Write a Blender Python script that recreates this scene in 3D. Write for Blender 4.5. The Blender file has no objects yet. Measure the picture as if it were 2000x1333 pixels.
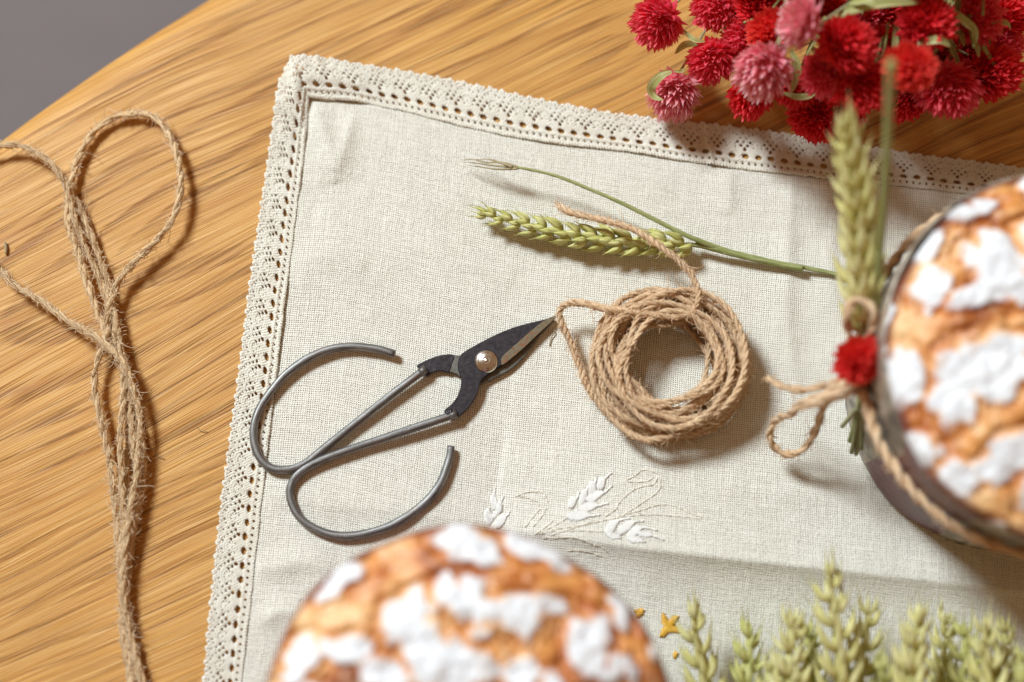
import bpy, math, random
import numpy as np
from mathutils import Vector, Matrix

# ---------------------------------------------------------------- camera, world, light
S = bpy.context.scene
COL = S.collection
CM = 0.01
TILT, DIST, FPX = math.radians(13), 56.0, 2778.0
cth, sth = math.cos(TILT), math.sin(TILT)
cam_pos = np.array([0, -DIST*sth, DIST*cth])
cam = bpy.data.cameras.new('camera'); camo = bpy.data.objects.new('camera', cam); COL.objects.link(camo)
camo.location = Vector(cam_pos)*CM; camo.rotation_euler = (TILT, 0, 0)
cam.lens = 50; cam.sensor_width = 36; cam.clip_start = 0.01; cam.clip_end = 20
cam.dof.use_dof = True; cam.dof.focus_distance = 0.556; cam.dof.aperture_fstop = 2.6
S.camera = camo
S.render.resolution_x, S.render.resolution_y = 1024, 682

W = bpy.data.worlds.new('World'); S.world = W; W.use_nodes = True
bg = W.node_tree.nodes['Background']
bg.inputs[0].default_value = (1.0, 0.57, 0.29, 1); bg.inputs[1].default_value = 0.28

EL = math.radians(45)
ldir = Vector((-0.71*math.cos(EL), 0.704*math.cos(EL), math.sin(EL))).normalized()
def area(name, d, dist, size, power, col):
    l = bpy.data.lights.new(name, 'AREA'); l.shape = 'DISK'; l.size = size; l.energy = power; l.color = col
    o = bpy.data.objects.new(name, l); COL.objects.link(o)
    o.location = Vector(d)*dist; o.rotation_euler = Vector(d).to_track_quat('Z', 'Y').to_euler()
    return o
area('window_lamp', ldir, 3.0, 0.72, 130, (0.84, 0.94, 0.985))
area('soft_fill', Vector((-0.55, 0.62, 0.6)).normalized(), 2.6, 1.6, 5, (0.86, 0.93, 1.0))  # added soft fill beside the key lamp, no source of its own
S.view_settings.view_transform = 'Standard'; S.view_settings.look = 'None'
S.view_settings.exposure = 0.0; S.view_settings.gamma = 1.0
S.render.engine = 'CYCLES'

# ---------------------------------------------------------------- helpers
def P(x, y, z=0.0):
    """place on the plane at height z (cm) seen at photo point x,y"""
    d = np.array([(x-1000)/FPX, cth*(-(y-666.5)/FPX)+sth, sth*(-(y-666.5)/FPX)-cth])
    return cam_pos + d*((z-cam_pos[2])/d[2])
def PP(pts): return np.array([P(*p) for p in pts])
rng = np.random.default_rng(7)
random.seed(4)

def vnoise(p, seed=0):
    """3D value noise, p (N,3) -> (N) in -1..1"""
    p = np.asarray(p, float); i = np.floor(p).astype(np.int64); f = p-i; f = f*f*(3-2*f)
    def h(a, b, c):
        n = (a*374761393 + b*668265263 + c*2147483647 + seed*1274126177) & 0xffffffff
        n = ((n ^ (n >> 13))*1274126177) & 0xffffffff
        n = (n ^ (n >> 16)) & 0xffffffff
        return n/2147483647.5-1
    r = 0
    for dx in (0, 1):
        for dy in (0, 1):
            for dz in (0, 1):
                w = (f[:, 0] if dx else 1-f[:, 0])*(f[:, 1] if dy else 1-f[:, 1])*(f[:, 2] if dz else 1-f[:, 2])
                r = r+w*h(i[:, 0]+dx, i[:, 1]+dy, i[:, 2]+dz)
    return r
def fbm(p, o=3, seed=0):
    a, s, r = 1.0, 1.0, 0
    for k in range(o): r = r+a*vnoise(np.asarray(p)*s, seed+k); a *= .5; s *= 2.03
    return r
def n2(x, y, sc, o=3, seed=0):
    x = np.asarray(x, float); sh = x.shape
    return fbm(np.c_[x.ravel()*sc, np.asarray(y, float).ravel()*sc, np.full(x.size, .37)], o, seed).reshape(sh)
def sstep(a, b, x): t = np.clip((x-a)/(b-a), 0, 1); return t*t*(3-2*t)

def spline(pts, n):
    """Catmull-Rom through pts, resampled evenly to n points"""
    p = np.asarray(pts, float)
    if len(p) == 2: t = np.linspace(0, 1, n)[:, None]; return p[0]*(1-t)+p[1]*t
    q = np.vstack([2*p[0]-p[1], p, 2*p[-1]-p[-2]]); out = []
    for i in range(len(p)-1):
        t = np.linspace(0, 1, 24, endpoint=False)[:, None]; a, b, c, d = q[i:i+4]
        out.append(.5*((2*b)+(-a+c)*t+(2*a-5*b+4*c-d)*t**2+(-a+3*b-3*c+d)*t**3))
    out = np.vstack(out+[p[-1:]])
    s = np.r_[0, np.cumsum(np.linalg.norm(np.diff(out, axis=0), axis=1))]
    u = np.linspace(0, s[-1], n)
    return np.c_[[np.interp(u, s, out[:, k]) for k in range(out.shape[1])]].T
def plen(p): return np.linalg.norm(np.diff(p, axis=0), axis=1).sum()
def frames(p):
    t = np.gradient(p, axis=0); t /= np.linalg.norm(t, axis=1)[:, None]+1e-9
    n = np.zeros_like(t); a = np.array([0, 0, 1.]) if abs(t[0, 2]) < .9 else np.array([1., 0, 0])
    v = a-t[0]*(a@t[0]); n[0] = v/np.linalg.norm(v)
    for i in range(1, len(p)):
        v = n[i-1]-t[i]*(n[i-1]@t[i]); n[i] = v/(np.linalg.norm(v)+1e-9)
    return t, n, np.cross(t, n)

class MB:
    def __init__(s): s.v = []; s.f = []; s.m = []; s.n = 0; s.uv = []
    def add(s, v, f, m=0, uv=None):
        v = np.asarray(v, float); f = [tuple(int(x)+s.n for x in q) for q in f]
        s.v.append(v); s.f += f; s.m += [m]*len(f); s.uv.append(np.zeros((len(v), 2)) if uv is None else np.asarray(uv, float)); s.n += len(v)
    def tube(s, p, r, k=8, m=0, cap=True, flat=1.0, off=0.0):
        p = np.asarray(p, float); N = len(p); r = np.broadcast_to(np.asarray(r, float), (N,))
        t, n, b = frames(p); a = np.linspace(0, 2*np.pi, k, endpoint=False)
        V = p[:, None]+r[:, None, None]*(np.cos(a)[None, :, None]*n[:, None]*flat+np.sin(a)[None, :, None]*b[:, None])
        L = np.r_[0, np.cumsum(np.linalg.norm(np.diff(p, axis=0), axis=1))]+off
        uv = np.stack([np.broadcast_to(a/(2*np.pi), (N, k)), np.broadcast_to(L[:, None], (N, k))], -1)
        i = np.arange(N-1)[:, None]*k; j = np.arange(k)[None]; j2 = (j+1) % k
        F = np.stack([i+j, i+j2, i+k+j2, i+k+j], -1).reshape(-1, 4).tolist()
        if cap: F += [list(range(k))[::-1], [(N-1)*k+x for x in range(k)]]
        s.add(V.reshape(-1, 3), F, m, uv.reshape(-1, 2))
    def build(s, name, mats, parent=None, loc=None, smooth=True):
        me = bpy.data.meshes.new(name); o = bpy.data.objects.new(name, me)
        V = np.vstack(s.v)
        base = np.array(parent['_o']) if parent is not None and '_o' in parent else np.zeros(3)
        if parent is None:
            base = np.array(loc) if loc is not None else np.array([V[:, 0].mean(), V[:, 1].mean(), V[:, 2].min()])
            o.location = Vector(base)*CM
        me.from_pydata(((V-base)*CM).tolist(), [], s.f)
        for mt in (mats if isinstance(mats, (list, tuple)) else [mats]): me.materials.append(mt)
        me.polygons.foreach_set('material_index', s.m)
        if smooth: me.polygons.foreach_set('use_smooth', [True]*len(s.f))
        uvl = me.uv_layers.new(name='UVMap'); li = np.zeros(len(me.loops), int); me.loops.foreach_get('vertex_index', li)
        uvl.data.foreach_set('uv', np.vstack(s.uv)[li].astype(np.float32).ravel())
        me.update(); COL.objects.link(o)
        if parent is not None: o.parent = parent
        o['_o'] = base.tolist()
        return o
def tag(o, label=None, cat=None, group=None, kind=None):
    if label: o['label'] = label
    if cat: o['category'] = cat
    if group: o['group'] = group
    if kind: o['kind'] = kind
    return o
def thing(name, loc, label, cat, group=None):
    o = bpy.data.objects.new(name, None); COL.objects.link(o); o.empty_display_size = .01
    o.location = Vector(loc)*CM; o['_o'] = [float(x) for x in loc]
    return tag(o, label, cat, group)

# ---------------------------------------------------------------- node helpers
class NT:
    def __init__(s, name, **kw):
        s.mat = bpy.data.materials.new(name); s.mat.use_nodes = True; s.t = s.mat.node_tree
        s.b = s.t.nodes['Principled BSDF']
        for k, v in kw.items(): s.b.inputs[k.replace('_', ' ')].default_value = v
    def n(s, typ, ins=None, **props):
        o = s.t.nodes.new(typ)
        for k, v in props.items(): setattr(o, k, v)
        for k, v in (ins or {}).items(): s.link(v, o.inputs[k])
        return o
    def link(s, v, inp):
        if isinstance(v, bpy.types.NodeSocket): s.t.links.new(v, inp)
        elif isinstance(v, bpy.types.Node): s.t.links.new(v.outputs[0], inp)
        else: inp.default_value = v
    def math(s, op, a, b=0.0, c=None, clamp=False):
        o = s.n('ShaderNodeMath', {0: a, 1: b}, operation=op, use_clamp=clamp)
        if c is not None: s.link(c, o.inputs[2])
        return o.outputs[0]
    def noise(s, vec, scale, detail=3, rough=.5, dist=0.0):
        o = s.n('ShaderNodeTexNoise', {'Vector': vec}); o.inputs['Scale'].default_value = scale
        o.inputs['Detail'].default_value = detail; o.inputs['Roughness'].default_value = rough; o.inputs['Distortion'].default_value = dist
        return o.outputs['Fac']
    def ramp(s, fac, stops):
        o = s.n('ShaderNodeValToRGB', {0: fac}); e = o.color_ramp.elements
        while len(e) < len(stops): e.new(.5)
        for x, (p, c) in zip(e, stops):
            x.position = p; x.color = (*c, 1) if len(c) == 3 else c
        return o.outputs[0]
    def rng(s, v, a, b, c, d):
        o = s.n('ShaderNodeMapRange', {0: v, 1: a, 2: b, 3: c, 4: d}); return o.outputs[0]
    def mix(s, f, a, b, mode='MIX'):
        o = s.n('ShaderNodeMix', data_type='RGBA', blend_type=mode)
        s.link(f, o.inputs[0])
        for v, i in ((a, 6), (b, 7)): s.link((*v, 1) if isinstance(v, tuple) and len(v) == 3 else v, o.inputs[i])
        return o.outputs[2]
    def mapping(s, vec, loc=(0, 0, 0), rot=(0, 0, 0), scale=(1, 1, 1)):
        o = s.n('ShaderNodeMapping', {0: vec}); o.inputs[1].default_value = loc; o.inputs[2].default_value = rot; o.inputs[3].default_value = scale
        return o.outputs[0]
    def bump(s, h, dist, strength=1.0, normal=None):
        o = s.n('ShaderNodeBump', {'Height': h}); o.inputs['Distance'].default_value = dist; o.inputs['Strength'].default_value = strength
        if normal is not None: s.link(normal, o.inputs['Normal'])
        return o.outputs[0]
    def sep(s, v): return s.n('ShaderNodeSeparateXYZ', {0: v}).outputs
    def comb(s, x, y, z=0.0): return s.n('ShaderNodeCombineXYZ', {0: x, 1: y, 2: z}).outputs[0]
    def obj(s): return s.n('ShaderNodeTexCoord').outputs['Object']
    def uv(s): return s.n('ShaderNodeTexCoord').outputs['UV']
    def island(s): return s.n('ShaderNodeNewGeometry').outputs['Random Per Island']
    def color(s, c): s.link(c, s.b.inputs['Base Color'])
    def normal(s, n): s.link(n, s.b.inputs['Normal'])
    def translucent(s, col, f):
        out = s.t.nodes['Material Output']; tr = s.n('ShaderNodeBsdfTranslucent'); s.link(col, tr.inputs[0])
        mx = s.n('ShaderNodeMixShader', {0: f, 1: s.b.outputs[0], 2: tr.outputs[0]}); s.t.links.new(mx.outputs[0], out.inputs[0])

# ---------------------------------------------------------------- materials
def mat_wood():
    m = NT('oak', Roughness=.5)
    m.b.inputs['Specular IOR Level'].default_value = .35
    o = m.n('ShaderNodeNewGeometry').outputs['Position']
    o = m.mapping(o, rot=(0, 0, math.radians(-27)), scale=(100, 100, 100))   # cm, X along the grain
    x, y, z = m.sep(o)
    # slow warp of the grain
    w = m.noise(m.mapping(o, scale=(.028, .07, 0)), 1, 2, .5)
    w2 = m.noise(m.mapping(o, loc=(7, 3, 0), scale=(.09, .35, 0)), 1, 3, .6)
    y2 = m.math('ADD', y, m.math('MULTIPLY', m.math('SUBTRACT', w, .5), 4.5))
    y2 = m.math('ADD', y2, m.math('MULTIPLY', m.math('SUBTRACT', w2, .5), .35))
    # growth rings about a tilted trunk axis
    yy = m.math('SUBTRACT', y2, AX[1]); zz = m.math('ADD', 1.6, m.math('MULTIPLY', m.math('SUBTRACT', x, AX[0]), .13))
    r = m.math('SQRT', m.math('ADD', m.math('MULTIPLY', yy, yy), m.math('MULTIPLY', zz, zz)))
    rn = m.noise(m.comb(m.math('MULTIPLY', x, .05), m.math('MULTIPLY', r, .9)), 1, 3, .65)
    r = m.math('ADD', r, m.math('MULTIPLY', rn, 1.8))
    ring = m.math('FRACT', m.math('MULTIPLY', r, 1.25))
    ringm = m.ramp(ring, [(0.0, (.0,)*3), (.50, (.10,)*3), (.70, (.45,)*3), (.86, (1.,)*3), (.93, (.5,)*3), (1.0, (0.,)*3)])
    mod = m.rng(m.noise(m.mapping(o, scale=(.03, .55, 0)), 1, 2, .5), .38, .60, .30, 1)
    # long fine fibre streaks and short dark pores
    s1 = m.noise(m.comb(m.math('MULTIPLY', x, .09), m.math('MULTIPLY', y2, 8.)), 1, 2, .8)
    s2 = m.noise(m.comb(m.math('MULTIPLY', x, .20), m.math('MULTIPLY', y2, 20.)), 1, 1, .5)
    s3 = m.noise(m.comb(m.math('MULTIPLY', x, .2), m.math('MULTIPLY', y2, 27.)), 1, 1, .5)
    broad = m.noise(m.mapping(o, loc=(3, 9, 0), scale=(.05, .22, 0)), 1, 2, .5)
    c = m.ramp(s1, [(.28, (.38, .150, .026)), (.43, (.52, .235, .045)), (.56, (.61, .305, .066)), (.74, (.75, .44, .125))])
    c = m.mix(m.rng(broad, .35, .65, 0, .35), c, (.55, .29, .08))
    c = m.mix(m.math('MULTIPLY', m.math('MULTIPLY', ringm, mod), .70), c, (.34, .125, .028))
    pore = m.math('MULTIPLY', m.rng(s2, .50, .62, 0, .75), m.rng(m.math('MULTIPLY', ringm, mod), 0, .4, .26, 1))
    c = m.mix(pore, c, (.20, .072, .016))
    c = m.mix(m.rng(s3, .52, .64, 0, .42), c, (.82, .54, .20))
    m.color(c)
    h = m.math('ADD', m.math('MULTIPLY', pore, -1.6), m.math('MULTIPLY', s3, .8))
    m.normal(m.bump(h, .00020, .9))
    m.link(m.rng(s1, .3, .7, .6, .45), m.b.inputs['Roughness'])
    return m.mat

def mat_linen():
    m = NT('linen', Roughness=.92)
    m.b.inputs['Sheen Weight'].default_value = .15
    uv = m.uv()
    nz = m.n('ShaderNodeTexNoise', {'Vector': uv}); nz.inputs['Scale'].default_value = 1.1; nz.inputs['Detail'].default_value = 4
    wv = m.n('ShaderNodeVectorMath', {0: nz.outputs['Color'], 1: (.5, .5, .5)}, operation='SUBTRACT')
    wv = m.n('ShaderNodeVectorMath', {0: wv.outputs[0], 3: .14}, operation='SCALE')
    nz2 = m.n('ShaderNodeTexNoise', {'Vector': uv}); nz2.inputs['Scale'].default_value = 7; nz2.inputs['Detail'].default_value = 2
    wv2 = m.n('ShaderNodeVectorMath', {0: nz2.outputs['Color'], 1: (.5, .5, .5)}, operation='SUBTRACT')
    wv2 = m.n('ShaderNodeVectorMath', {0: wv2.outputs[0], 3: .045}, operation='SCALE')
    p = m.n('ShaderNodeVectorMath', {0: uv, 1: wv.outputs[0]}, operation='ADD')
    p = m.n('ShaderNodeVectorMath', {0: p.outputs[0], 1: wv2.outputs[0]}, operation='ADD').outputs[0]
    x, y, z = m.sep(p)
    K = math.pi/.085
    sx = m.math('ABSOLUTE', m.math('SINE', m.math('MULTIPLY', x, K))); sy = m.math('ABSOLUTE', m.math('SINE', m.math('MULTIPLY', y, K)))
    # thread thickness varies thread by thread
    tx = m.noise(m.comb(m.math('MULTIPLY', x, 12.2), m.math('MULTIPLY', y, .5)), 1, 2, .6)
    ty = m.noise(m.comb(m.math('MULTIPLY', x, .5), m.math('MULTIPLY', y, 12.2)), 1, 2, .6)
    gap = m.math('MULTIPLY', m.rng(sx, .18, .78, 1, 0), m.rng(sy, .18, .78, 1, 0))
    gap = m.math('MULTIPLY', gap, m.rng(m.math('ADD', tx, ty), .8, 1.2, .5, 2.6))
    slub = m.noise(m.comb(m.math('MULTIPLY', x, 1.6), m.math('MULTIPLY', y, 13)), 1, 3, .6)
    slub2 = m.noise(m.comb(m.math('MULTIPLY', x, 13), m.math('MULTIPLY', y, 1.6)), 1, 3, .6)
    c = m.mix(m.rng(m.math('ADD', slub, slub2), .75, 1.25, 0, 1), (.82, .79, .69), (.92, .90, .81))
    c = m.mix(m.rng(m.noise(uv, .35, 3), .35, .65, 0, .35), c, (.80, .77, .67))
    speck = m.rng(m.noise(uv, 5.0, 2, .4), .735, .76, 0, .35)
    c = m.mix(speck, c, (.36, .26, .14))
    c = m.mix(m.math('MULTIPLY', gap, 1.25, clamp=True), c, (.10, .065, .03))
    m.color(c)
    h = m.math('ADD', m.math('MULTIPLY', m.math('MULTIPLY', sx, sy), .7), m.math('MULTIPLY', m.math('ADD', slub, slub2), 1.2))
    nb = m.rng(m.noise(uv, 9.0, 3, .6), .55, .8, 0, 1.2)
    h = m.math('ADD', h, nb)
    m.normal(m.bump(h, .00028, .8))
    return m.mat

def mat_lace():
    m = NT('cotton_lace', Roughness=.9); uv = m.uv(); x, y, z = m.sep(uv)
    n = m.noise(m.comb(m.math('MULTIPLY', x, 22), m.math('MULTIPLY', y, 22)), 1, 3, .6)
    d = m.math('ADD', x, y); d2 = m.math('SUBTRACT', x, y)
    st = m.math('MAXIMUM', m.math('SINE', m.math('MULTIPLY', d, 62)), m.math('SINE', m.math('MULTIPLY', d2, 62)))
    c = m.mix(m.rng(m.noise(uv, 1.2, 3), .35, .65, 0, 1), (.92, .87, .75), (.97, .94, .84))
    c = m.mix(m.rng(st, -.6, .3, .5, 0), c, (.80, .72, .60))
    m.color(c); m.normal(m.bump(m.math('ADD', m.math('MULTIPLY', st, .5), n), .0003, .7)); m.translucent(c, .2); return m.mat

def mat_thread(name, c1, c2, rough=.5):
    m = NT(name, Roughness=rough); m.color(m.mix(m.island(), c1, c2)); return m.mat

def mat_fuzz(name, c1, c2):
    m = NT(name, Roughness=.6); c = m.mix(m.island(), c1, c2); m.color(c); m.translucent(c, .35); return m.mat

def mat_jute(name, c1, c2, c3):
    m = NT(name, Roughness=.85); m.b.inputs['Sheen Weight'].default_value = .25
    u, v, _ = m.sep(m.uv())
    p = m.comb(m.math('MULTIPLY', u, 11), m.math('MULTIPLY', v, 1.5))
    a = m.noise(p, 1, 4, .65); b = m.noise(m.comb(m.math('MULTIPLY', u, 3), m.math('MULTIPLY', v, .7)), 1, 3, .5)
    c = m.ramp(a, [(.30, c1), (.5, c2), (.70, c3)])
    c = m.mix(m.rng(b, .35, .65, 0, .5), c, c2)
    m.color(c)
    # fine yarn twist and loose fibre relief
    tw = m.math('SINE', m.math('MULTIPLY', m.math('ADD', m.math('MULTIPLY', u, 1.0), m.math('MULTIPLY', v, -1.4)), 2*math.pi*4))
    m.normal(m.bump(m.math('ADD', m.math('MULTIPLY', a, 3), m.math('MULTIPLY', tw, .12)), .0003, 1)); m.translucent(c, .12); return m.mat

def mat_steel(name, base, c2, rough, metal=.85, scale=400, rust=0):
    m = NT(name, Metallic=metal, Roughness=rough); o = m.obj()
    n = m.noise(o, scale, 5, .65); n2_ = m.noise(o, scale*3, 3, .6)
    c = m.mix(m.rng(n, .35, .65, 0, 1), base, c2)
    if rust:
        rf = m.rng(m.noise(m.mapping(o, loc=(.3, .1, 0)), 650, 5, .7), .72-.20*rust, .76-.14*rust, 0, 1); c = m.mix(rf, c, (.22, .075, .025))
        m.link(m.math('MULTIPLY', m.math('SUBTRACT', 1, rf), metal), m.b.inputs['Metallic'])
    m.color(c); m.link(m.rng(n2_, .3, .7, rough-.1, rough+.15), m.b.inputs['Roughness'])
    m.normal(m.bump(n, .0001, .5)); return m.mat

def mat_wire():
    m = NT('forged_wire', Metallic=.8, Roughness=.42); u, v, _ = m.sep(m.uv())
    a = m.noise(m.comb(m.math('MULTIPLY', u, 12), m.math('MULTIPLY', v, 1.2)), 1, 4, .6)
    b = m.noise(m.comb(m.math('MULTIPLY', u, 2), m.math('MULTIPLY', v, .5)), 1, 3, .5)
    c = m.mix(m.rng(a, .35, .65, 0, 1), (.12, .115, .11), (.32, .31, .30))
    c = m.mix(m.rng(b, .55, .72, 0, .6), c, (.24, .15, .11))
    m.color(c); m.link(m.rng(a, .3, .7, .6, .42), m.b.inputs['Roughness']); m.normal(m.bump(a, .0002, .6)); return m.mat

def mat_plant(name, c1, c2, c3, tr=.18, streak=22, rough=.55):
    m = NT(name, Roughness=rough); u, v, _ = m.sep(m.uv()); isl = m.island()
    c = m.mix(isl, c1, c2)
    st = m.noise(m.comb(m.math('MULTIPLY', u, streak), m.math('MULTIPLY', v, 1.5), m.math('MULTIPLY', isl, 30)), 1, 3, .6)
    c = m.mix(m.rng(st, .47, .58, 0, .8), c, c3)
    m.color(c); m.normal(m.bump(st, .0004, .9)); m.translucent(c, tr); return m.mat

def mat_petal(name, base, mid, tip, tr=.25):
    m = NT(name, Roughness=.5); u, v, _ = m.sep(m.uv()); isl = m.island()
    c = m.ramp(v, [(0, base), (.45, mid), (1, tip)])
    c = m.mix(m.math('MULTIPLY', isl, .5), c, mid)
    st = m.noise(m.comb(m.math('MULTIPLY', u, 9), v, m.math('MULTIPLY', isl, 40)), 1, 2, .5)
    c = m.mix(m.rng(st, .4, .7, 0, .3), c, tuple(x*.45 for x in mid))
    m.color(c); m.translucent(c, tr); return m.mat

def mat_bread():
    m = NT('bread_crust', Roughness=.5); o = m.obj()
    a = m.n('ShaderNodeAttribute', attribute_name='sugar').outputs['Fac']
    k = m.n('ShaderNodeAttribute', attribute_name='side').outputs['Fac']
    n = m.noise(o, 45, 4, .6); n3 = m.noise(o, 160, 4, .65)
    c = m.ramp(n, [(.30, (.20, .045, .010)), (.41, (.48, .14, .030)), (.52, (.72, .31, .085)), (.68, (.88, .58, .29))])
    c = m.mix(m.rng(n3, .5, .75, 0, .5), c, (.86, .62, .38))
    crk = m.n('ShaderNodeAttribute', attribute_name='crack').outputs['Fac']
    c = m.mix(m.math('MULTIPLY', crk, .40), c, (.30, .075, .018))
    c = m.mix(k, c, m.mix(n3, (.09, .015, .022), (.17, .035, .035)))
    c = m.mix(a, c, m.mix(m.rng(n3, .3, .7, 0, 1), (.72, .73, .76), (.82, .83, .85)))
    m.color(c); m.link(m.rng(a, 0, 1, .38, .95), m.b.inputs['Roughness'])
    m.normal(m.bump(n3, .0018, .8)); return m.mat

def mat_tin():
    m = NT('weathered_tin', Metallic=.25, Roughness=.5); o = m.obj()
    n = m.noise(m.mapping(o, scale=(1, 1, .6)), 55, 6, .7, 1.5); n3 = m.noise(o, 220, 4, .6)
    c = m.ramp(n, [(.36, (.07, .055, .045)), (.46, (.20, .165, .13)), (.55, (.46, .40, .32)), (.66, (.30, .19, .11))])
    c = m.mix(m.rng(n3, .55, .75, 0, .6), c, (.10, .075, .06))
    m.color(c); m.link(m.rng(n3, .3, .7, .38, .62), m.b.inputs['Roughness']); m.normal(m.bump(n, .0008, .4)); return m.mat

def mat_floor():
    m = NT('floor_grey', Roughness=.8); n = m.noise(m.mapping(m.obj(), rot=(0, 0, .6), scale=(1, 3, 1)), 3, 4)
    m.color(m.mix(n, (.135, .112, .112), (.20, .168, .168))); return m.mat

a_ = P(1150, 108); ca, sa = math.cos(math.radians(-27)), math.sin(math.radians(-27))
AX = (a_[0]*ca-a_[1]*sa+9, a_[0]*sa+a_[1]*ca)
M = dict(wood=mat_wood(), linen=mat_linen(), lace=mat_lace(), floor=mat_floor(), bread=mat_bread(), tin=mat_tin(), wire=mat_wire(),
    jute=mat_jute('pale_jute', (.46, .25, .10), (.92, .63, .34), (1.0, .87, .58)),
    jute2=mat_jute('brown_jute', (.42, .20, .075), (.92, .63, .37), (1.0, .86, .62)),
    fuzz=mat_fuzz('jute_fuzz', (.80, .62, .40), (1.0, .88, .66)), fuzz2=mat_fuzz('brown_jute_fuzz', (.80, .55, .32), (1.0, .82, .58)),
    white_thread=mat_thread('white_thread', (.80, .78, .74), (.9, .88, .85)), gold_thread=mat_thread('gold_thread', (.62, .32, .03), (.80, .50, .08), .35),
    cream_thread=mat_thread('cream_thread', (.74, .68, .56), (.82, .77, .66)),
    blade=mat_steel('black_scale_steel', (.030, .028, .034), (.065, .055, .060), .42, .7, 500, .25),
    edge=mat_steel('ground_steel', (.17, .14, .09), (.25, .21, .14), .45, .8, 900, 1.0),
    edge2=mat_steel('ground_steel_pale', (.13, .125, .11), (.21, .20, .175), .45, .85, 600, .1),
    rivet=mat_steel('bright_rivet', (.68, .63, .55), (.74, .70, .63), .25, 1.0, 60),
    grain=mat_plant('green_grain', (.74, .72, .24), (.95, .90, .42), (.46, .48, .10), .2),
    grain2=mat_plant('pale_grain', (.88, .82, .36), (1.0, .95, .55), (.66, .60, .16), .22),
    stem=mat_plant('green_stem', (.26, .30, .09), (.33, .37, .12), (.48, .50, .24), .08, 8),
    stem2=mat_plant('pale_stem', (.40, .42, .22), (.50, .48, .30), (.30, .34, .14), .1, 8),
    dry=mat_plant('dry_leaf', (.52, .42, .22), (.60, .50, .30), (.30, .22, .10), .15, 14),
    leaf=mat_plant('flower_leaf', (.30, .34, .09), (.46, .48, .17), (.60, .60, .30), .3, 6),
    red=mat_petal('red_bract', (.90, .2, .2), (.92, .03, .035), (.98, .14, .09), .35),
    crimson=mat_petal('crimson_bract', (.75, .08, .10), (.88, .018, .035), (.98, .10, .10), .35),
    rose=mat_petal('rose_bract', (.95, .55, .55), (.95, .045, .11), (.99, .24, .26), .35),
    pink=mat_petal('pink_bract', (.97, .80, .74), (.98, .26, .35), (1.0, .70, .68), .35),
    calyx=mat_plant('calyx', (.62, .60, .44), (.72, .68, .52), (.5, .52, .3), .2))

# ---------------------------------------------------------------- setting: floor, table
mb = MB(); mb.add([(-300, -300, -75), (300, -300, -75), (300, 300, -75), (-300, 300, -75)], [(0, 1, 2, 3)])
tag(mb.build('floor', M['floor'], loc=(0, 0, -75)), 'blurred dark grey purple floor far below the table edge', None, None, 'structure')

mb = MB(); TC, TR = np.array([37.0, -58.6]), 89.0
prof = [(0, 0), (TR-8, 0), (TR-2.0, 0)]+[(TR-2.0+2.0*math.sin(a), -1.3*(1-math.cos(a))) for a in np.linspace(.15, math.pi/2, 14)]+[(TR, -2.2), (TR-.8, -3.2), (0, -3.2)]
K = 360; V = []; F = []
for (r, z) in prof:
    for a in np.linspace(0, 2*np.pi, K, endpoint=False): V.append((TC[0]+r*math.cos(a), TC[1]+r*math.sin(a), z))
for i in range(len(prof)-1):
    for j in range(K): F.append((i*K+j, (i+1)*K+j, (i+1)*K+(j+1) % K, i*K+(j+1) % K))
mb.add(V, F)
tag(mb.build('round_table', M['wood'], loc=(TC[0], TC[1], -3.2)), 'round oak table top with a softly rounded edge and long wavy grain', 'table')

# ---------------------------------------------------------------- linen cloth
in_top = PP([(605, 197), (740, 210), (1000, 270), (1240, 301), (1390, 325), (1620, 352), (1860, 378), (2290, 440), (2600, 488)])[:, :2]
out_top = PP([(572, 121), (625, 119), (850, 151), (1100, 205), (1240, 228), (1500, 258), (1700, 290), (2000, 331), (2310, 378)])[:, :2]
in_left = PP([(605, 197), (600, 260), (572, 480), (545, 700), (515, 960), (478, 1300), (462, 1450), (445, 1600)])[:, :2]
out_left = PP([(572, 121), (547, 172), (525, 300), (490, 540), (462, 760), (430, 1000), (400, 1300), (385, 1450)])[:, :2]
def seg(x, y, pts):
    """distance to a polyline (signed), and position along 0..1"""
    best = np.full(x.shape, 1e9); sg = np.zeros(x.shape); al = np.zeros(x.shape); n = len(pts)-1
    for i in range(n):
        a, b = pts[i][:2], pts[i+1][:2]; d = b-a; L2 = d@d
        t = np.clip(((x-a[0])*d[0]+(y-a[1])*d[1])/L2, 0, 1); dx, dy = x-a[0]-t*d[0], y-a[1]-t*d[1]
        D = np.hypot(dx, dy); c = np.sign(d[0]*dy-d[1]*dx); u = D < best
        best = np.where(u, D, best); sg = np.where(u, c, sg); al = np.where(u, (i+t)/n, al)
    return best*sg, al
CREASE = [  # points, height, width on the left of the line, width on the right, fade both ends
    ([(960, 1033), (1100, 1052), (1250, 1076), (1500, 1104), (1900, 1148), (2300, 1190)], .80, 3.4, .95, 0),
    ([(500, 968), (620, 985), (780, 1000), (960, 1020)], .10, .7, .4, 1),
    ([(1380, 950), (1500, 962), (1750, 990)], .07, .8, .5, 1),
    ([(1548, 330), (1540, 450), (1535, 640), (1560, 800)], .13, .35, .8, 1),
    ([(1640, 330), (1625, 450), (1615, 620)], .08, .35, .6, 1),
    ([(612, 200), (640, 280), (660, 360)], .22, .5, .5, 1),
    ([(690, 225), (675, 290), (660, 340)], .14, .35, .35, 1),
    ([(500, 1120), (580, 1100), (650, 1110)], .14, .6, .4, 1),
    ([(500, 1225), (545, 1195), (600, 1200)], .16, .5, .4, 1),
    ([(570, 520), (650, 500), (720, 520)], .08, .8, .8, 1),
    ([(760, 420), (900, 520), (1000, 560)], .07, 1.2, 1.2, 1),
    ([(1000, 400), (880, 330), (780, 290)], .06, 1.0, 1.0, 1),
    ([(1420, 330), (1425, 420)], .12, .35, .5, 1),
]
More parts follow.
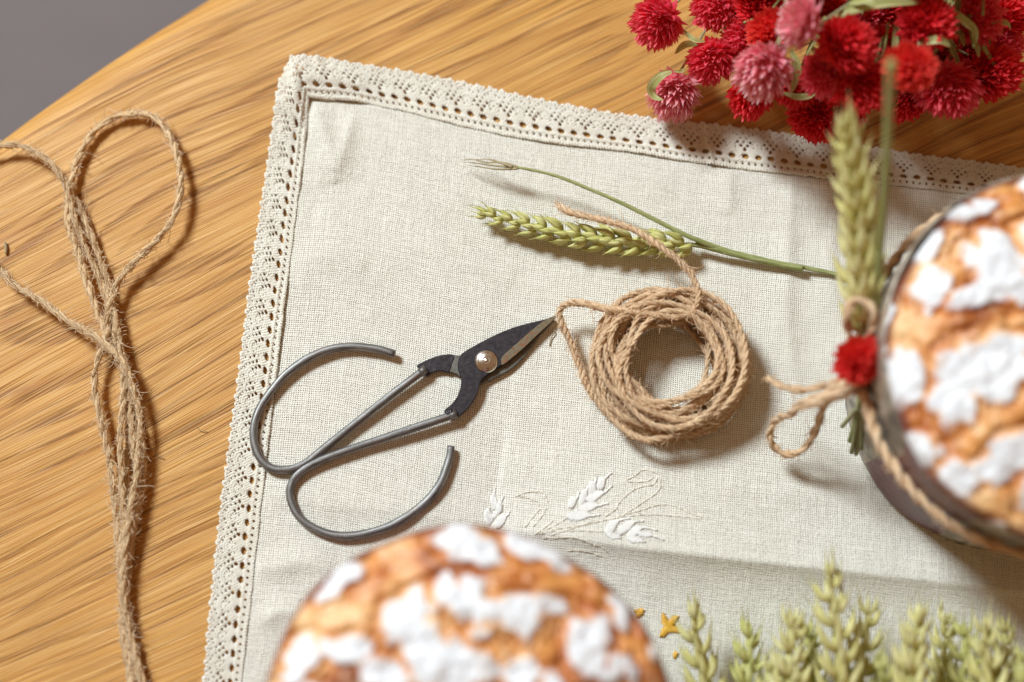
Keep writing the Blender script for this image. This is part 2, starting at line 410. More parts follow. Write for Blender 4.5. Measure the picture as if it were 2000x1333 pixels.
CRS = [(PP(a)[:, :2], b, c, d, e) for a, b, c, d, e in CREASE]
def cloth_h(x, y):
    x = np.asarray(x, float); y = np.asarray(y, float)
    h = .10+.055*n2(x, y, .16, 2, 3)+.020*n2(x, y, .75, 2, 9)
    for pts, A, wl, wr, e in CRS:
        d, al = seg(x, y, pts); w = np.where(d > 0, wl, wr)
        h = h+A*np.exp(-(np.abs(d)/w)**(1.5 if e else 1.0))*np.sqrt(np.clip(np.sin(np.pi*np.clip(al, .0, 1)), 0, 1))
    return h
nu, nv = 460, 330
T2, L2_ = spline(in_top, nu), spline(in_left, nv); L2_[:, 0] = L2_[:, 0]
G = T2[None, :, :]+(L2_-L2_[0])[:, None, :]
X, Y = G[..., 0], G[..., 1]; Z = cloth_h(X, Y)
mb = MB(); lu = plen(T2); lv = plen(L2_)
uu, vv = np.meshgrid(np.linspace(0, lu, nu), np.linspace(0, lv, nv))
i, j = np.meshgrid(np.arange(nv-1), np.arange(nu-1), indexing='ij'); q = (i*nu+j)
F = np.stack([q, q+nu, q+nu+1, q+1], -1).reshape(-1, 4).tolist()
mb.add(np.c_[X.ravel(), Y.ravel(), Z.ravel()], F, 0, np.c_[uu.ravel(), vv.ravel()])
cloth = thing('tablecloth', (P(605, 197)[0], P(605, 197)[1], 0), 'cream linen tablecloth with lace border lying on the oak table', 'tablecloth')
fab = mb.build('linen_sheet', M['linen'], cloth)
sm = fab.modifiers.new('thickness', 'SOLIDIFY'); sm.thickness = .0004; sm.offset = -1

# lace border: real openings cut through a knitted strip
def lace_sdf(u, v):
    PR = 1.06
    s = np.minimum(v+.012*np.cos(u*2*np.pi/.12)+.0, 1.40+.035*np.cos(2*np.pi*u/.53+.6*np.sin(u*3.1))+.030*np.cos(2*np.pi*u/.265+.8*np.sin(u*1.7))-v)
    def hole(u0, v0, ru, rv, s, per=PR):
        du = (u-u0+per/2) % per-per/2
        ru *= 1.16; rv *= 1.14; k = np.sqrt((du/ru)**2+((v-v0)/rv)**2); return np.minimum(s, (k-1)*min(ru, rv))
    s = hole(0, .43, .125, .082, s, .53)
    s = hole(.13, .20, .042, .045, s, .265)
    s = hole(0, .66, .072, .060, s)
    for q in (-1, 1):
        s = hole(q*.13, .78, .052, .048, s); s = hole(q*.25, .90, .048, .045, s); s = hole(q*.37, .74, .030, .028, s)
        s = hole(q*.11, 1.03, .036, .034, s); s = hole(q*.37, 1.20, .028, .028, s); s = hole(q*.24, 1.15, .030, .026, s)
    s = hole(0, .91, .040, .040, s); s = hole(0, 1.20, .036, .030, s)
    for a in np.linspace(.3, 2.84, 6):
        s = hole(.53+.20*math.cos(a), .78+.22*math.sin(a), .021, .021, s)
    s = hole(.53, .84, .020, .020, s)
    s = hole(0, 1.31, .022, .018, s, .265)
    return s
def lace(inn, out, name, seed, raise_=0.55, seam=None):
    n = int(plen(inn)/.023); m_ = 66
    A, B = spline(inn, n), spline(out, n); L = plen(A)
    tt = np.linspace(-.02, 1.06, m_)
    U, Vv = np.meshgrid(np.linspace(0, L, n), tt*1.42, indexing='ij')
    U2 = U+.05*n2(U, Vv, .8, 2, seed); V2 = Vv+.022*n2(U, Vv, 1.6, 2, seed+3)
    sd = lace_sdf(U2, V2); gu, gv = np.gradient(sd, L/n, tt[1]*1.42-tt[0]*1.42)
    near = (np.abs(sd) < .024); g2 = gu**2+gv**2+.15
    su = np.where(near, -sd*gu/g2, 0); sv = np.where(near, -sd*gv/g2, 0)
    su = np.clip(su, -.014, .014); sv = np.clip(sv, -.014, .014)
    f = (Vv+sv)/1.42; pos = A[:, None]*(1-f[..., None])+B[:, None]*f[..., None]
    d = np.gradient(A, axis=0); d /= np.linalg.norm(d, axis=1)[:, None]; pos = pos+d[:, None]*su[..., None]
    rad = np.hypot((U2 % 1.06)-.53, V2-.78)
    z = .13+.012*np.sin(rad*2*np.pi/.085)+.05*np.exp(-((V2-.05)/.06)**2)*(.75+.25*np.cos(U2*2*np.pi/.12))
    z += .035*np.exp(-((V2-.30)/.04)**2)+.04*np.exp(-((V2-1.36)/.07)**2)*(.7+.3*np.cos(U2*2*np.pi/.13))
    z -= .02*sstep(.05, .0, sd)
    z += .040*n2(pos[..., 0], pos[..., 1], .7, 2, seed)+.010*n2(pos[..., 0], pos[..., 1], 6, 2, seed+8)
    z += raise_*np.exp(-(U/2.2)**2)*(.25+.75*np.sin(f*2.4))+(.12*n2(U, Vv, 1.5, 2, seed+5)*np.exp(-(U/4)**2))
    z = np.where(f < .25, np.maximum(z, cloth_h(pos[..., 0], pos[..., 1])+.018), z)
    if seam:
        z = z+.10*np.exp(-((U-seam)/.12)**2)+.05*np.exp(-((U-seam-.35)/.35)**2)
    q = (np.arange(n-1)[:, None]*m_+np.arange(m_-1)[None]); mid = (sd[:-1, :-1]+sd[1:, :-1]+sd[:-1, 1:]+sd[1:, 1:])/4 > 0
    q = q[mid]; F = np.stack([q, q+m_, q+m_+1, q+1], -1)
    used = np.unique(F); rm = np.full(n*m_, -1); rm[used] = np.arange(len(used)); F = rm[F]
    Vt = np.c_[pos.reshape(-1, 2), z.ravel()][used]
    mb = MB(); mb.add(Vt, F.tolist(), 0, np.c_[U.ravel(), Vv.ravel()][used])
    o = mb.build('lace_trim', M['lace'], cloth)
    s = o.modifiers.new('thickness', 'SOLIDIFY'); s.thickness = .0005; s.offset = 0
    return o
lace(in_left[:-1], out_left, 'left', 21)
lace(in_top[:-1], out_top, 'top', 33, .5, seam=16.6)

# embroidery: satin-stitched ears, running stitch, gold star
def ez(x, y, s=4.167, ox=920, oy=900): return (ox+x/s, oy+y/s)
def lobe(mb, a, b, w, zt=.03, dens=.042, sc=4.167*50):
    A, B = P(*a)[:2], P(*b)[:2]; L = np.linalg.norm(B-A); d = (B-A)/L; nrm = np.array([-d[1], d[0]]); n = max(6, int(L/dens)); W_ = w*1.35/sc/2
    for k in range(n):
        t = (k+.5)/n; ww = W_*max(.15, math.sin(math.pi*min(1, t*1.0+.08))**.7)*random.uniform(.85, 1.1); c = A+d*L*t
        sk = d*ww*.6; pts = []
        for s in np.linspace(-1, 1, 6):
            xy = c+nrm*ww*s+sk*s; pts.append((xy[0], xy[1], float(cloth_h(xy[0], xy[1]))+.012+zt*(1-s*s)+random.uniform(0, .008)))
        mb.tube(np.array(pts), .020, 4)
def stitch(mb, pts, r=.017):
    p = spline(np.array([P(*q)[:2] for q in pts]), max(8, int(plen(np.array([P(*q)[:2] for q in pts]))/.06)))
    z = cloth_h(p[:, 0], p[:, 1])+.018+.012*np.sin(np.arange(len(p))*1.1)
    p = p+rng.normal(0, .008, p.shape); mb.tube(np.c_[p, z], r, 5)
LB = [(790,380,860,320,60),(880,370,945,240,50),(960,280,1010,180,60),(1020,240,1095,150,60),(930,330,1090,270,60),(870,400,1040,380,70),(780,460,980,465,70),
      (1080,600,1200,500,60),(1180,600,1330,510,60),(1260,620,1390,560,60),(1350,600,1470,630,45),(1100,610,1210,650,50),(1260,640,1400,680,50),
      (140,520,150,380,60),(180,400,195,240,40),(215,430,250,330,50),(200,540,300,450,60),(150,440,200,470,60)]
TL = [(1095,150,1135,112),(1090,270,1145,215),(1040,380,1110,360),(980,465,1040,455),(1010,180,1015,150),(945,240,945,210),(860,320,875,270),
      (1330,510,1390,510),(1390,560,1500,580),(1470,630,1550,660),(1200,500,1280,485),(195,260,190,225),(250,330,265,300),(300,450,315,420)]
LI = [(0, 7, 0, 7), (7, 13, 7, 11), (13, 18, 11, 14)]
for i0, i1, j0, j1 in LI:
    mb = MB()
    for a, b, c, d, w in LB[i0:i1]: lobe(mb, ez(a, b), ez(c, d), w)
    for a, b, c, d in TL[j0:j1]: stitch(mb, [ez(a, b), ez(c, d)], .035)
    mb.build('embroidered_ear', M['white_thread'], cloth)
mb = MB()

for ln in [[(520,610),(620,540),(665,500)],[(540,612),(640,560),(780,480)],[(560,612),(700,570),(900,540),(1180,480),(1420,455),(1650,465),(1860,485),(1740,430),(1650,385),(1520,375),(1300,440),(1180,470)],
    [(1080,470),(1170,410),(1200,350),(1290,270),(1380,225),(1470,210),(1500,170),(1495,120),(1440,95),(1385,92),(1320,140),(1255,180),(1400,185),(1480,150)],[(640,590),(760,590),(920,585),(1080,595)],
    [(1210,470),(1350,380),(1480,290),(1525,240),(1525,180),(1500,130)],[(360,300),(440,270),(520,262),(580,270),(610,310),(620,350)],[(440,550),(500,470),(560,405)],[(500,550),(570,470),(610,400)],
    [(370,295),(450,310),(540,345)],[(580,640),(680,640),(800,640),(900,660),(970,690)],[(650,620),(850,555),(1000,500)],[(780,740),(900,745),(980,760),(1060,790)],[(990,700),(1060,720),(1100,760)]]:
    stitch(mb, [ez(*p) for p in ln])
mb.build('stitched_stalks', M['cream_thread'], cloth)
mb = MB()
for a, b, w in [((1303,1228),(1294,1197),34),((1303,1224),(1324,1204),36),((1306,1226),(1331,1236),34),((1306,1226),(1287,1244),38),((1306,1215),(1306,1236),70),((1242,1203),(1257,1192),34),((1240,1192),(1255,1200),24),((1314,1283),(1323,1276),30)]:
    lobe(mb, a, b, w*1.25, .05, .03)
mb.build('embroidered_star', M['gold_thread'], cloth)

# ---------------------------------------------------------------- twine builder
def twine(mb, pts, r=.15, plies=2, pitch=1.5, step=.09, hairs=42, fray=True, taper=0.0, m=0, seed=0):
    p = np.asarray(pts, float); L = plen(spline(p, 60)); n = max(12, int(L/step)); p = spline(p, n)
    ln = np.linspace(0, L, n)
    p = p+.03*np.c_[vnoise(np.c_[ln*.9, ln*0, ln*0+seed]), vnoise(np.c_[ln*.9, ln*0+9, ln*0+seed]), .5*vnoise(np.c_[ln*.9, ln*0+5, ln*0+seed])]
    t, nn, bb = frames(p); R = r*(1+.14*vnoise(np.c_[ln*1.3, ln*0+4, ln*0+seed]))
    ph = ln/pitch*2*np.pi+1.2*vnoise(np.c_[ln*.5, ln*0+2, ln*0+seed])
    for k in range(plies):
        a = ph+k*2*np.pi/plies; o = R*(.40 if plies == 2 else .50)
        c = p+(np.cos(a)*o)[:, None]*nn+(np.sin(a)*o)[:, None]*bb
        rr = R*(.56 if plies > 2 else .66)*(1+.12*vnoise(np.c_[ln*3, ln*0+k, ln*0+seed])); rr = rr*np.where((ln < .05) | (ln > L-.05), .6, 1)
        mb.tube(c, rr, 10, m, off=k*13.7+seed*3.1)
    def hair(base, d, ln_, curl, r_=.0115):
        q = [base]; v = d/np.linalg.norm(d); ax = rng.normal(size=3); ax /= np.linalg.norm(ax)
        for _ in range(6):
            v = v+np.cross(ax, v)*curl+rng.normal(0, .08, 3); v /= np.linalg.norm(v); q.append(q[-1]+v*ln_/6)
        q = np.array(q); q[:, 2] = np.maximum(q[:, 2], .03); mb.tube(q, r_*np.array([1, 1, 1, .9, .8, .7, .5]), 4, 1, cap=False, off=rng.uniform(0, 50))
    for _ in range(int(L*hairs)):
        i = rng.integers(1, n-1); a = rng.uniform(0, 2*np.pi); dr = math.cos(a)*nn[i]+math.sin(a)*bb[i]
        hair(p[i]+dr*R[i]*.9, t[i]*rng.choice([-1, 1])*rng.uniform(.4, 1.6)+dr*rng.uniform(.25, 1.0), rng.uniform(.10, .34)*(2.6 if rng.random() < .07 else 1), rng.uniform(-.35, .35))
    if fray:
        for e, s in ((0, -1), (n-1, 1)):
            for _ in range(14): hair(p[e]+rng.normal(0, r*.35, 3), s*t[e]+rng.normal(0, .35, 3), rng.uniform(.15, .4), .1, .011)
    return p

# left hank on the wood
mb = MB()
Z = lambda pts, zs: PP([(x, y, z) for (x, y), z in zip(pts, np.interp(np.linspace(0, 1, len(pts)), np.linspace(0, 1, len(zs)), zs))])
def tw(pts, zs, **k): twine(mb, Z(pts, zs), seed=rng.integers(99), **k)
R1 = .125
HZ = .62
_Z = Z
Z = lambda pts, zs: _Z(pts, [max(.16, q*HZ) for q in zs])
tw([(-60,305),(-20,290),(15,284),(45,286),(75,300),(100,318),(120,345),(132,372),(140,410),(152,450),(170,490),(190,530),(205,570),(216,610),(222,660)], [.7,.9,1.0,.8,.6,.5], r=R1, fray=False)
tw([(206,690),(208,640),(214,600),(233,548),(268,507),(308,467),(340,425),(353,375),(351,320),(335,270),(307,234),(270,223),(225,230),(185,258),(157,300),(143,345),(134,385),(131,415),(138,455),(155,505),(172,560),(188,605),(205,650),(220,700)], [.7,.85,1.0,1.1,.9,.6,.45,.5,.7,.75,.7,.6], r=R1+.01, fray=False)
tw([(-60,470),(-20,505),(5,533),(35,560),(70,583),(130,625),(180,655),(222,688),(246,718),(262,765),(272,800)], [.9,1.1,1.3,1.4,1.3,1.1], r=R1+.005, fray=False)
tw([(214,640),(206,665),(192,695),(184,735),(186,775),(198,825),(212,890),(221,960),(229,1040),(236,1130),(245,1220),(256,1290),(262,1370)], [.9,.9,.8,.6,.4,.4], r=R1, fray=False)
tw([(222,650),(238,700),(243,745),(240,800),(235,860),(238,950),(242,1050),(243,1150),(256,1250),(275,1330),(282,1380)], [1.0,1.1,1.0,.8,.5,.45], r=R1, fray=False)
tw([(262,765),(273,815),(273,860),(268,920),(258,980),(248,1050),(239,1120),(246,1200),(262,1270),(282,1340),(290,1380)], [1.1,1.2,1.1,.9,.6,.5], r=R1, fray=False)
tw([(205,560),(222,610),(236,680),(248,740),(254,800),(260,870),(268,930),(262,1010),(250,1080),(240,1150),(250,1230),(268,1300),(296,1380)], [.7,.9,.9,.7,.4,.4], r=R1, fray=False)
tw([(145,385),(165,430),(185,480),(203,530),(217,575),(228,640),(240,700),(256,770),(276,850),(280,910),(272,980),(256,1060),(250,1130),(248,1200),(254,1270),(272,1380)], [.4,.5,.5,.4,.3,.3], r=R1, fray=False)
tw([(240,730),(246,790),(248,860),(246,930),(247,1010),(246,1090),(240,1160),(240,1230),(250,1300),(258,1380)], [.5,.4,.3,.25], r=R1, fray=False, hairs=10)
Z = _Z
tag(mb.build('twine_hank', [M['jute'], M['fuzz']]), 'long loose hank of jute twine with a big loop lying on bare wood', 'twine')

# coil of twine in the middle of the cloth
mb = MB(); c0 = P(1300, 715, 0); pts = []
NT_ = 24; N = NT_*14
for k in range(N+1):
    t = k/14; a = -2*math.pi*t+2.6; turn = t
    h = .5+.5*math.sin(turn*1.9+1.0); wv = math.sin(turn*2.7)
    z = .26+1.65*(.5-.5*math.cos(turn*2*math.pi/6.3+.3*math.sin(a)))*(1.0)+.12*math.sin(3*a+turn)
    rad = 2.38+.52*math.sin(turn*1.31+.5)*(1-.25*abs(z-1.2))+.22*math.sin(a*2+turn*1.7)+.14*math.sin(a*3+turn*.7)
    if z > 1.6: rad -= .12
    pts.append((c0[0]+.10*math.sin(turn*1.7)+rad*1.0*math.cos(a), c0[1]-.12+.10*math.cos(turn*2.1)+rad*.97*math.sin(a), z))
twine(mb, pts, r=.118, hairs=24, step=.11, seed=5, plies=3, pitch=.85, fray=False)
# looser outer turns
for q, (rx, ry, zz, a0, a1, ox, oy) in enumerate([(2.95,2.85,.5,1.9,-2.6,.12,0),(2.85,2.75,1.1,1.7,-3.4,.10,-.05),(2.7,2.6,1.3,1.2,-2.2,.12,0),(2.8,2.75,.3,3.6,0.2,-.05,.0),(2.62,2.62,.9,4.0,1.4,-.10,.05)]):
    aa = np.linspace(a0, a1, 26); twine(mb, np.c_[c0[0]+ox+rx*np.cos(aa), c0[1]-.1+oy+ry*np.sin(aa), zz+.25*np.sin(aa*2+q)], r=.125, hairs=34, plies=3, pitch=.85, seed=q+30, fray=False)
tw([(1390,800),(1320,846),(1250,848),(1195,815),(1152,762),(1127,702),(1108,656),(1095,628),(1093,606),(1108,594),(1141,594),(1176,602),(1222,607),(1276,615),(1317,620),(1344,614),(1360,596),(1364,572),(1352,540),(1334,517),(1310,496),(1280,474),(1240,451),(1192,434),(1140,421),(1108,412),(1090,401)],
   [.4,.5,.6,.8,1.0,1.2,1.5,1.8,1.9,1.9,1.9,2.0,2.0,1.9,1.8,1.6,1.5], r=.135, hairs=34, plies=3, pitch=.8)
tag(mb.build('twine_coil', [M['jute2'], M['fuzz2']]), 'round coil of brown jute twine on the linen, one end crossing the lying wheat ear', 'twine')

# ---------------------------------------------------------------- scissors
sc = thing('scissors', (*P(900, 760)[:2], .1), 'small forged iron scissors with open wire handles and a bright rivet on the linen', 'scissors')
def wire(pts, z0, z1, jt):
    mb = MB(); p = spline(Z(pts, [z0, z0, z0, z1]), 130); r = .158*(1+.05*vnoise(np.c_[np.linspace(0, 14, 130), np.zeros(130), np.zeros(130)+len(pts)])); r[0] = .145
    mb.tube(p, r, 16); mb.tube(np.array([p[-1]-(p[-1]-p[-4])*.4, p[-1]+(p[-1]-p[-4])*.4]), .175, 14)
    mb.build('handle', M['wire'], sc)
wire([(771,692),(745,684),(722,680),(686,677),(643,683),(600,701),(560,730),(528,766),(504,805),(495,845),(501,881),(517,906),(538,917),(567,917),(596,905),(632,877),(672,845),(722,805),(776,763),(826,725)], .34, .40, 0)
wire([(881,872),(877,899),(859,946),(830,982),(787,1014),(744,1034),(693,1046),(650,1045),(610,1030),(582,1007),(567,974),(569,946),(585,924),(621,902),(672,882),(744,858),(816,834),(885,811)], .34, .46, 0)
def plate(outline, z0, z1, name, mt, bevel=.025, curve=True, sharp=()):
    o = np.array([P(*p)[:2] for p in outline])
    if curve:
        q = np.vstack([o, o[:1]]); o = spline(q, 150)[:-1]
    n = len(o); mb = MB(); s = bevel; c = o.mean(0)
    # inset ring for a soft edge
    d1 = np.roll(o, -1, 0)-np.roll(o, 1, 0); nn = np.c_[-d1[:, 1], d1[:, 0]]; nn /= np.linalg.norm(nn, axis=1)[:, None]+1e-9
    ar = .5*np.sum(o[:, 0]*np.roll(o[:, 1], -1)-np.roll(o[:, 0], -1)*o[:, 1]); nn *= np.sign(ar)
    ins = o+nn*s
    V = np.vstack([np.c_[o, np.full(n, z0)], np.c_[o, np.full(n, z1-s)], np.c_[ins, np.full(n, z1)]])
    idx = np.arange(n); j = (idx+1) % n; F = []
    for a in (0, 1): F += [(int(a*n+i), int(a*n+k), int((a+1)*n+k), int((a+1)*n+i)) for i, k in zip(idx, j)]
    F += [tuple(range(2*n, 3*n)), tuple(range(n))[::-1]]
    if ar < 0: F = [f[::-1] for f in F]
    mb.add(V, F); ob = mb.build(name, mt, sc, smooth=False)
    return ob
plate([(1054,660),(1034,688),(1005,719),(975,737),(942,752),(925,748),(905,742),(899,738),(884,731),(864,728),(847,730.6),(835,738),(832,735),(823,726),(815,718),(823,712),(845,703),(864,697.5),(886,696.5),(900,697.5),(925,690),(960,680),(1020,655),(1070,632),(1083,628)], .16, .30, 'blade', M['edge2'])
plate([(832,735),(823,726),(815,718.5),(823,712.5),(845,702.5),(864,697),(884,696),(888,702),(884,714),(877,730),(864,727.6),(847,730.2),(836,738.2)], .14, .325, 'blade_neck', M['blade'])
plate([(1081,623),(1063,630),(1014.5,642),(975.5,656.5),(936.5,676),(906,694),(897,706),(895,725),(901,744),(900,762),(894,779),(882,795),(869,806),(872,815),(878,822),(889,822.5),(904,812.5),(922,792),(934,770),(939,751),(952,737),(980,718),(1014.5,692),(1050,659),(1084,627)], .32, .50, 'blade', M['blade'])
plate([(1080,624),(1063,632),(1044,646),(1014,672),(986,697),(979,706),(979,712),(983,717.5),(1014.5,692.6),(1050,659.3),(1083.5,627.5)], .40, .508, 'cutting_edge', M['edge'], .012)
mb = MB()
for (cx, cy, rad, z) in [(828, 727, .24, .36), (879, 812, .24, .44)]:
    p0 = P(cx, cy); a = np.linspace(0, 2*np.pi, 14, endpoint=False)
    for k in range(3):
        th = rng.uniform(0, 6.28); d = np.array([math.cos(.6), math.sin(.6), 0]) if cy < 800 else np.array([math.cos(.3), math.sin(.3), 0])
        c_ = p0+d*(k-1)*.07; mb.tube(np.array([c_-d*.06, c_, c_+d*.06])+np.array([0, 0, z]), [.165, .195, .165], 12)
mb.build('weld_bead', M['blade'], sc)
mb = MB(); rc = P(950, 706, .5); prof = [(0, .20), (.07, .195), (.085, .175), (.12, .19), (.2, .175), (.22, .16), (.25, .165), (.33, .12), (.345, .105), (.37, .105), (.43, .04), (.46, 0), (.46, -.02)]
V = [(rc[0]+r*math.cos(a), rc[1]+r*math.sin(a), rc[2]+z) for r, z in prof for a in np.linspace(0, 2*np.pi, 40, endpoint=False)]
F = [(i*40+j, (i+1)*40+j, (i+1)*40+(j+1) % 40, i*40+(j+1) % 40) for i in range(len(prof)-1) for j in range(40)]
mb.add(V, F); mb.build('rivet', M['rivet'], sc)

# ---------------------------------------------------------------- wheat ears
def scale_tpl(seg_=8, rings=8):
    V = []; UV = []
    for i in range(rings+1):
        t = i/rings; r = (math.sin(math.pi*min(1, (t*.95+.03)**.74))**.95)*(1.05-.15*t)
        if i == rings: r = .03
        for k in range(seg_):
            a = 2*math.pi*k/seg_; keel = 1+.22*max(0, math.cos(a))**3
            V.append((r*math.sin(a), r*math.cos(a)*keel, t)); UV.append((k/seg_, t))
    F = [(i*seg_+k, i*seg_+(k+1) % seg_, (i+1)*seg_+(k+1) % seg_, (i+1)*seg_+k) for i in range(rings) for k in range(seg_)]
    return np.array(V), F, np.array(UV)
TV, TF, TUV = scale_tpl()
def add_scale(mb, pos, d, out, L, w, th, bend=.12, awn=0.0):
    d = d/np.linalg.norm(d); o = out-d*(out@d); o /= np.linalg.norm(o); s = np.cross(d, o)
    V = pos+TV[:, 0:1]*w*s+TV[:, 1:2]*th*o+TV[:, 2:3]*L*d+(np.sin(TV[:, 2:3]*math.pi)*bend*L*o)
    mb.add(V, TF, 0, TUV)
    if awn > 0:
        tip = pos+L*d; q = np.array([tip-d*.06, tip+d*awn*.5+o*.02, tip+d*awn-o*.03]); mb.tube(q, [.022, .013, .004], 4, cap=False)
def wheat(base, tip, label, group=None, matk='grain', nodes=11, size=1.0, roll=0.0, stem_pts=None, stem_mat='stem', bow=(0, 0, 0), stem_r=.11, open_=1.0, name='wheat_ear', seed=0, awn=.12, groupn=None):
    r_ = np.random.default_rng(seed+100)
    base, tip = np.array(base, float), np.array(tip, float); mid = (base+tip)/2+np.array(bow)
    ax = spline([base, mid, tip], 2*nodes+2); t, n, b = frames(ax)
    root = thing(name, (base[0], base[1], max(0, min(base[2], tip[2])-.5)), label, 'wheat', group)
    mb = MB(); N = 2*nodes; Lx = np.linalg.norm(tip-base)
    for i in range(N+1):
        f = i/N; sgn = 1 if i % 2 else -1
        side = (math.cos(roll)*b[i]+math.sin(roll)*n[i]); face = np.cross(t[i], side)
        taper = size*(.72+.5*math.sin(math.pi*min(1, f*.75+.18)))*(1-.22*f)
        Ls = .98*taper*(1.2 if open_ > 1.2 else 1); c = ax[i]
        # florets of one spikelet fan across the flat face of the ear
        for az, op, ll, ww in ((-80, .36, .84, .20), (-32, .52, .94, .235), (32, .52, .94, .235), (80, .36, .84, .20), (0, .30, 1.06, .20)):
            a = math.radians(az+r_.normal(0, 6)); out = (math.cos(a)*side*sgn+math.sin(a)*face)
            if i == N: out = math.cos(a)*side*r_.choice([-1, 1])+math.sin(a)*face
            sp = op*open_*(1+.2*r_.normal())*(.5 if i == N else 1)
            d = t[i]+out*sp
            add_scale(mb, c+out*.13*taper, d, out, Ls*ll*(1+.09*r_.normal()), ww*taper*(.74 if open_ > 1.2 else .9), (.11 if open_ > 1.2 else .14)*taper, .08, awn*(.5+r_.random()) if r_.random() < .8 else 0)
    mb.tube(ax, .07*size, 6)
    mb.build('head', M[matk], root)
    if stem_pts is not None:
        mb = MB(); p = spline(stem_pts, 40); mb.tube(p, stem_r*(1+.0*p[:, 0]), 8); mb.build('stem', M[stem_mat], root)
    return root
lying = wheat(P(1352, 480, .75), P(935, 417, .75), 'green wheat ear lying on the linen between the lace and the twine coil', None, 'grain', 12, .86, .35,
    [P(1345, 478, .7), P(1375, 482, .6), P(1420, 495, .45), P(1500, 512, .4), P(1575, 524, .4), P(1640, 537, .35), P(1720, 552, .35)], 'stem', (.1, -.38, .1), .095, seed=2, open_=1.18, awn=.24)
mb = MB(); p = spline(PP([(1358,476,.6),(1400,487,.6),(1450,500,.55),(1520,516,.5),(1568,525,.5)]), 40); mb.tube(p, .135, 10); mb.build('leaf_sheath', M['stem'], lying)
mb = MB(); p = spline(PP([(1418,490,.55),(1385,478,.75),(1340,460,.95),(1280,430,1.1),(1210,395,1.25),(1140,365,1.3),(1080,342,1.3),(1012,327,1.25)]), 50)
mb.tube(p, np.linspace(.11, .06, 50), 8, flat=.6); mb.build('leaf', M['stem'], lying)
mb = MB()
for e in [[(1016,328),(980,318),(950,318),(925,312),(899,313)],[(1014,329),(985,326),(950,322),(920,318),(903,317)],[(1010,330),(970,331),(935,326),(915,324)],[(1000,327),(960,313),(930,312)]]:
    p = spline(Z(e, [1.25, 1.0, .6]), 24); mb.tube(p, np.linspace(.06, .012, 24), 5, flat=.5)
mb.build('leaf_tip', M['dry'], lying); mb = MB()
for _ in range(5):
    a = P(1418+random.uniform(-4, 6), 492+random.uniform(-6, 8), .62); mb.tube(np.array([a, a+np.array([random.uniform(-.12, .12), random.uniform(-.1, .1), .05])]), .035, 5)
mb.build('stem_node', M['dry'], lying)

# ear tied upright to the tin, and the bare stem beside it
e2 = wheat(P(1684, 650, 6.0), P(1650, 235, 9.6), 'tall pale wheat ear tied upright against the tin with twine', None, 'grain2', 9, 1.15, 1.15,
    [P(1672, 888, 1.6), P(1680, 830, 2.8), P(1688, 745, 4.6), P(1684, 650, 6.0)], 'stem2', (.25, 0, 0), .09, open_=1.3, seed=11, awn=.2)
mb = MB(); p = spline(PP([(1660,862,1.9),(1676,800,3.4),(1690,720,5.0),(1705,620,6.4),(1718,500,8.0),(1728,380,10.0),(1736,220,12.4),(1741,120,14.0)]), 60); mb.tube(p, np.linspace(.10, .15, 60), 8)
tag(mb.build('bare_stem', M['stem']), 'long bare green stem rising beside the tied upright wheat ear', 'stem')
mb = MB()
for a, b in [((1645, 833, 2.0), (1672, 800, 3.6)), ((1663, 885, 1.7), (1680, 790, 3.6)), ((1682, 878, 1.9), (1684, 790, 3.6))]:
    mb.tube(spline([P(*a), P(*b)], 8), .085, 8)
tag(mb.build('cut_stems', M['stem2']), 'short cut green stalk ends poking out under the twine bow on the tin', 'stems')

# sheaf at the bottom right
GE = 'pale wheat ears at the lower right edge'
EARS = [  # tip, base, z tip, size, label
 ((1348,1187),(1410,1590),3.2,.98,'leftmost ear of the wheat sheaf, just right of the gold stitched star'),
 ((1464,1222),(1448,1620),2.4,.95,'narrow wheat ear second from the left in the sheaf, with thin upright awns'),
 ((1502,1290),(1500,1690),3.6,.85,'low wheat ear tip between the narrow ear and a broad blurred one'),
 ((1546,1204),(1552,1600),5.0,1.0,'broad blurred wheat ear left of the tallest ear in the sheaf'),
 ((1578,1222),(1600,1620),2.6,.9,'darker wheat ear half hidden between a broad blurred ear and the tallest one'),
 ((1614,1103),(1632,1520),5.6,1.0,'tallest wheat ear of the sheaf, reaching highest over the linen'),
 ((1697,1178),(1682,1580),3.8,.98,'wheat ear directly right of the tallest ear, left of the gap in the sheaf'),
 ((1722,1288),(1735,1690),5.0,.85,'low wheat ear tip beside the gap in the middle of the sheaf'),
 ((1790,1194),(1785,1600),6.4,1.0,'pale very blurred wheat ear directly right of the gap in the sheaf'),
 ((1850,1198),(1822,1600),3.0,.9,'yellowish sharper wheat ear right of the pale blurred ear'),
 ((1884,1222),(1868,1620),4.2,.92,'short wheat ear between the yellowish ear and the broad ear near the right edge'),
 ((1922,1214),(1918,1610),5.2,1.02,'broad wheat ear next to the last one at the right edge of the sheaf'),
 ((1962,1212),(1935,1610),3.2,.9,'wheat ear leaning right out from behind the broad ear near the right edge'),
 ((2004,1268),(1990,1680),6.4,1.0,'rightmost wheat ear, cut off by the right edge of the photo'),
]
for k, (tp, bs, z, s, lab) in enumerate(EARS):
    z *= .68; B = P(bs[0], bs[1], z-1.0); Tp = P(tp[0], tp[1], z+.2)
    wheat(B, Tp, lab, GE, 'grain2' if k % 3 != 1 else 'grain', 8, s*1.06, rng.uniform(-.6, .9), [B+(B-Tp)*1.0+np.array([0, 0, -1.0]), B+(B-Tp)*.5, B], 'stem2', (rng.uniform(-.3, .3), 0, .3), .09, seed=k*7, open_=1.35, awn=.35)

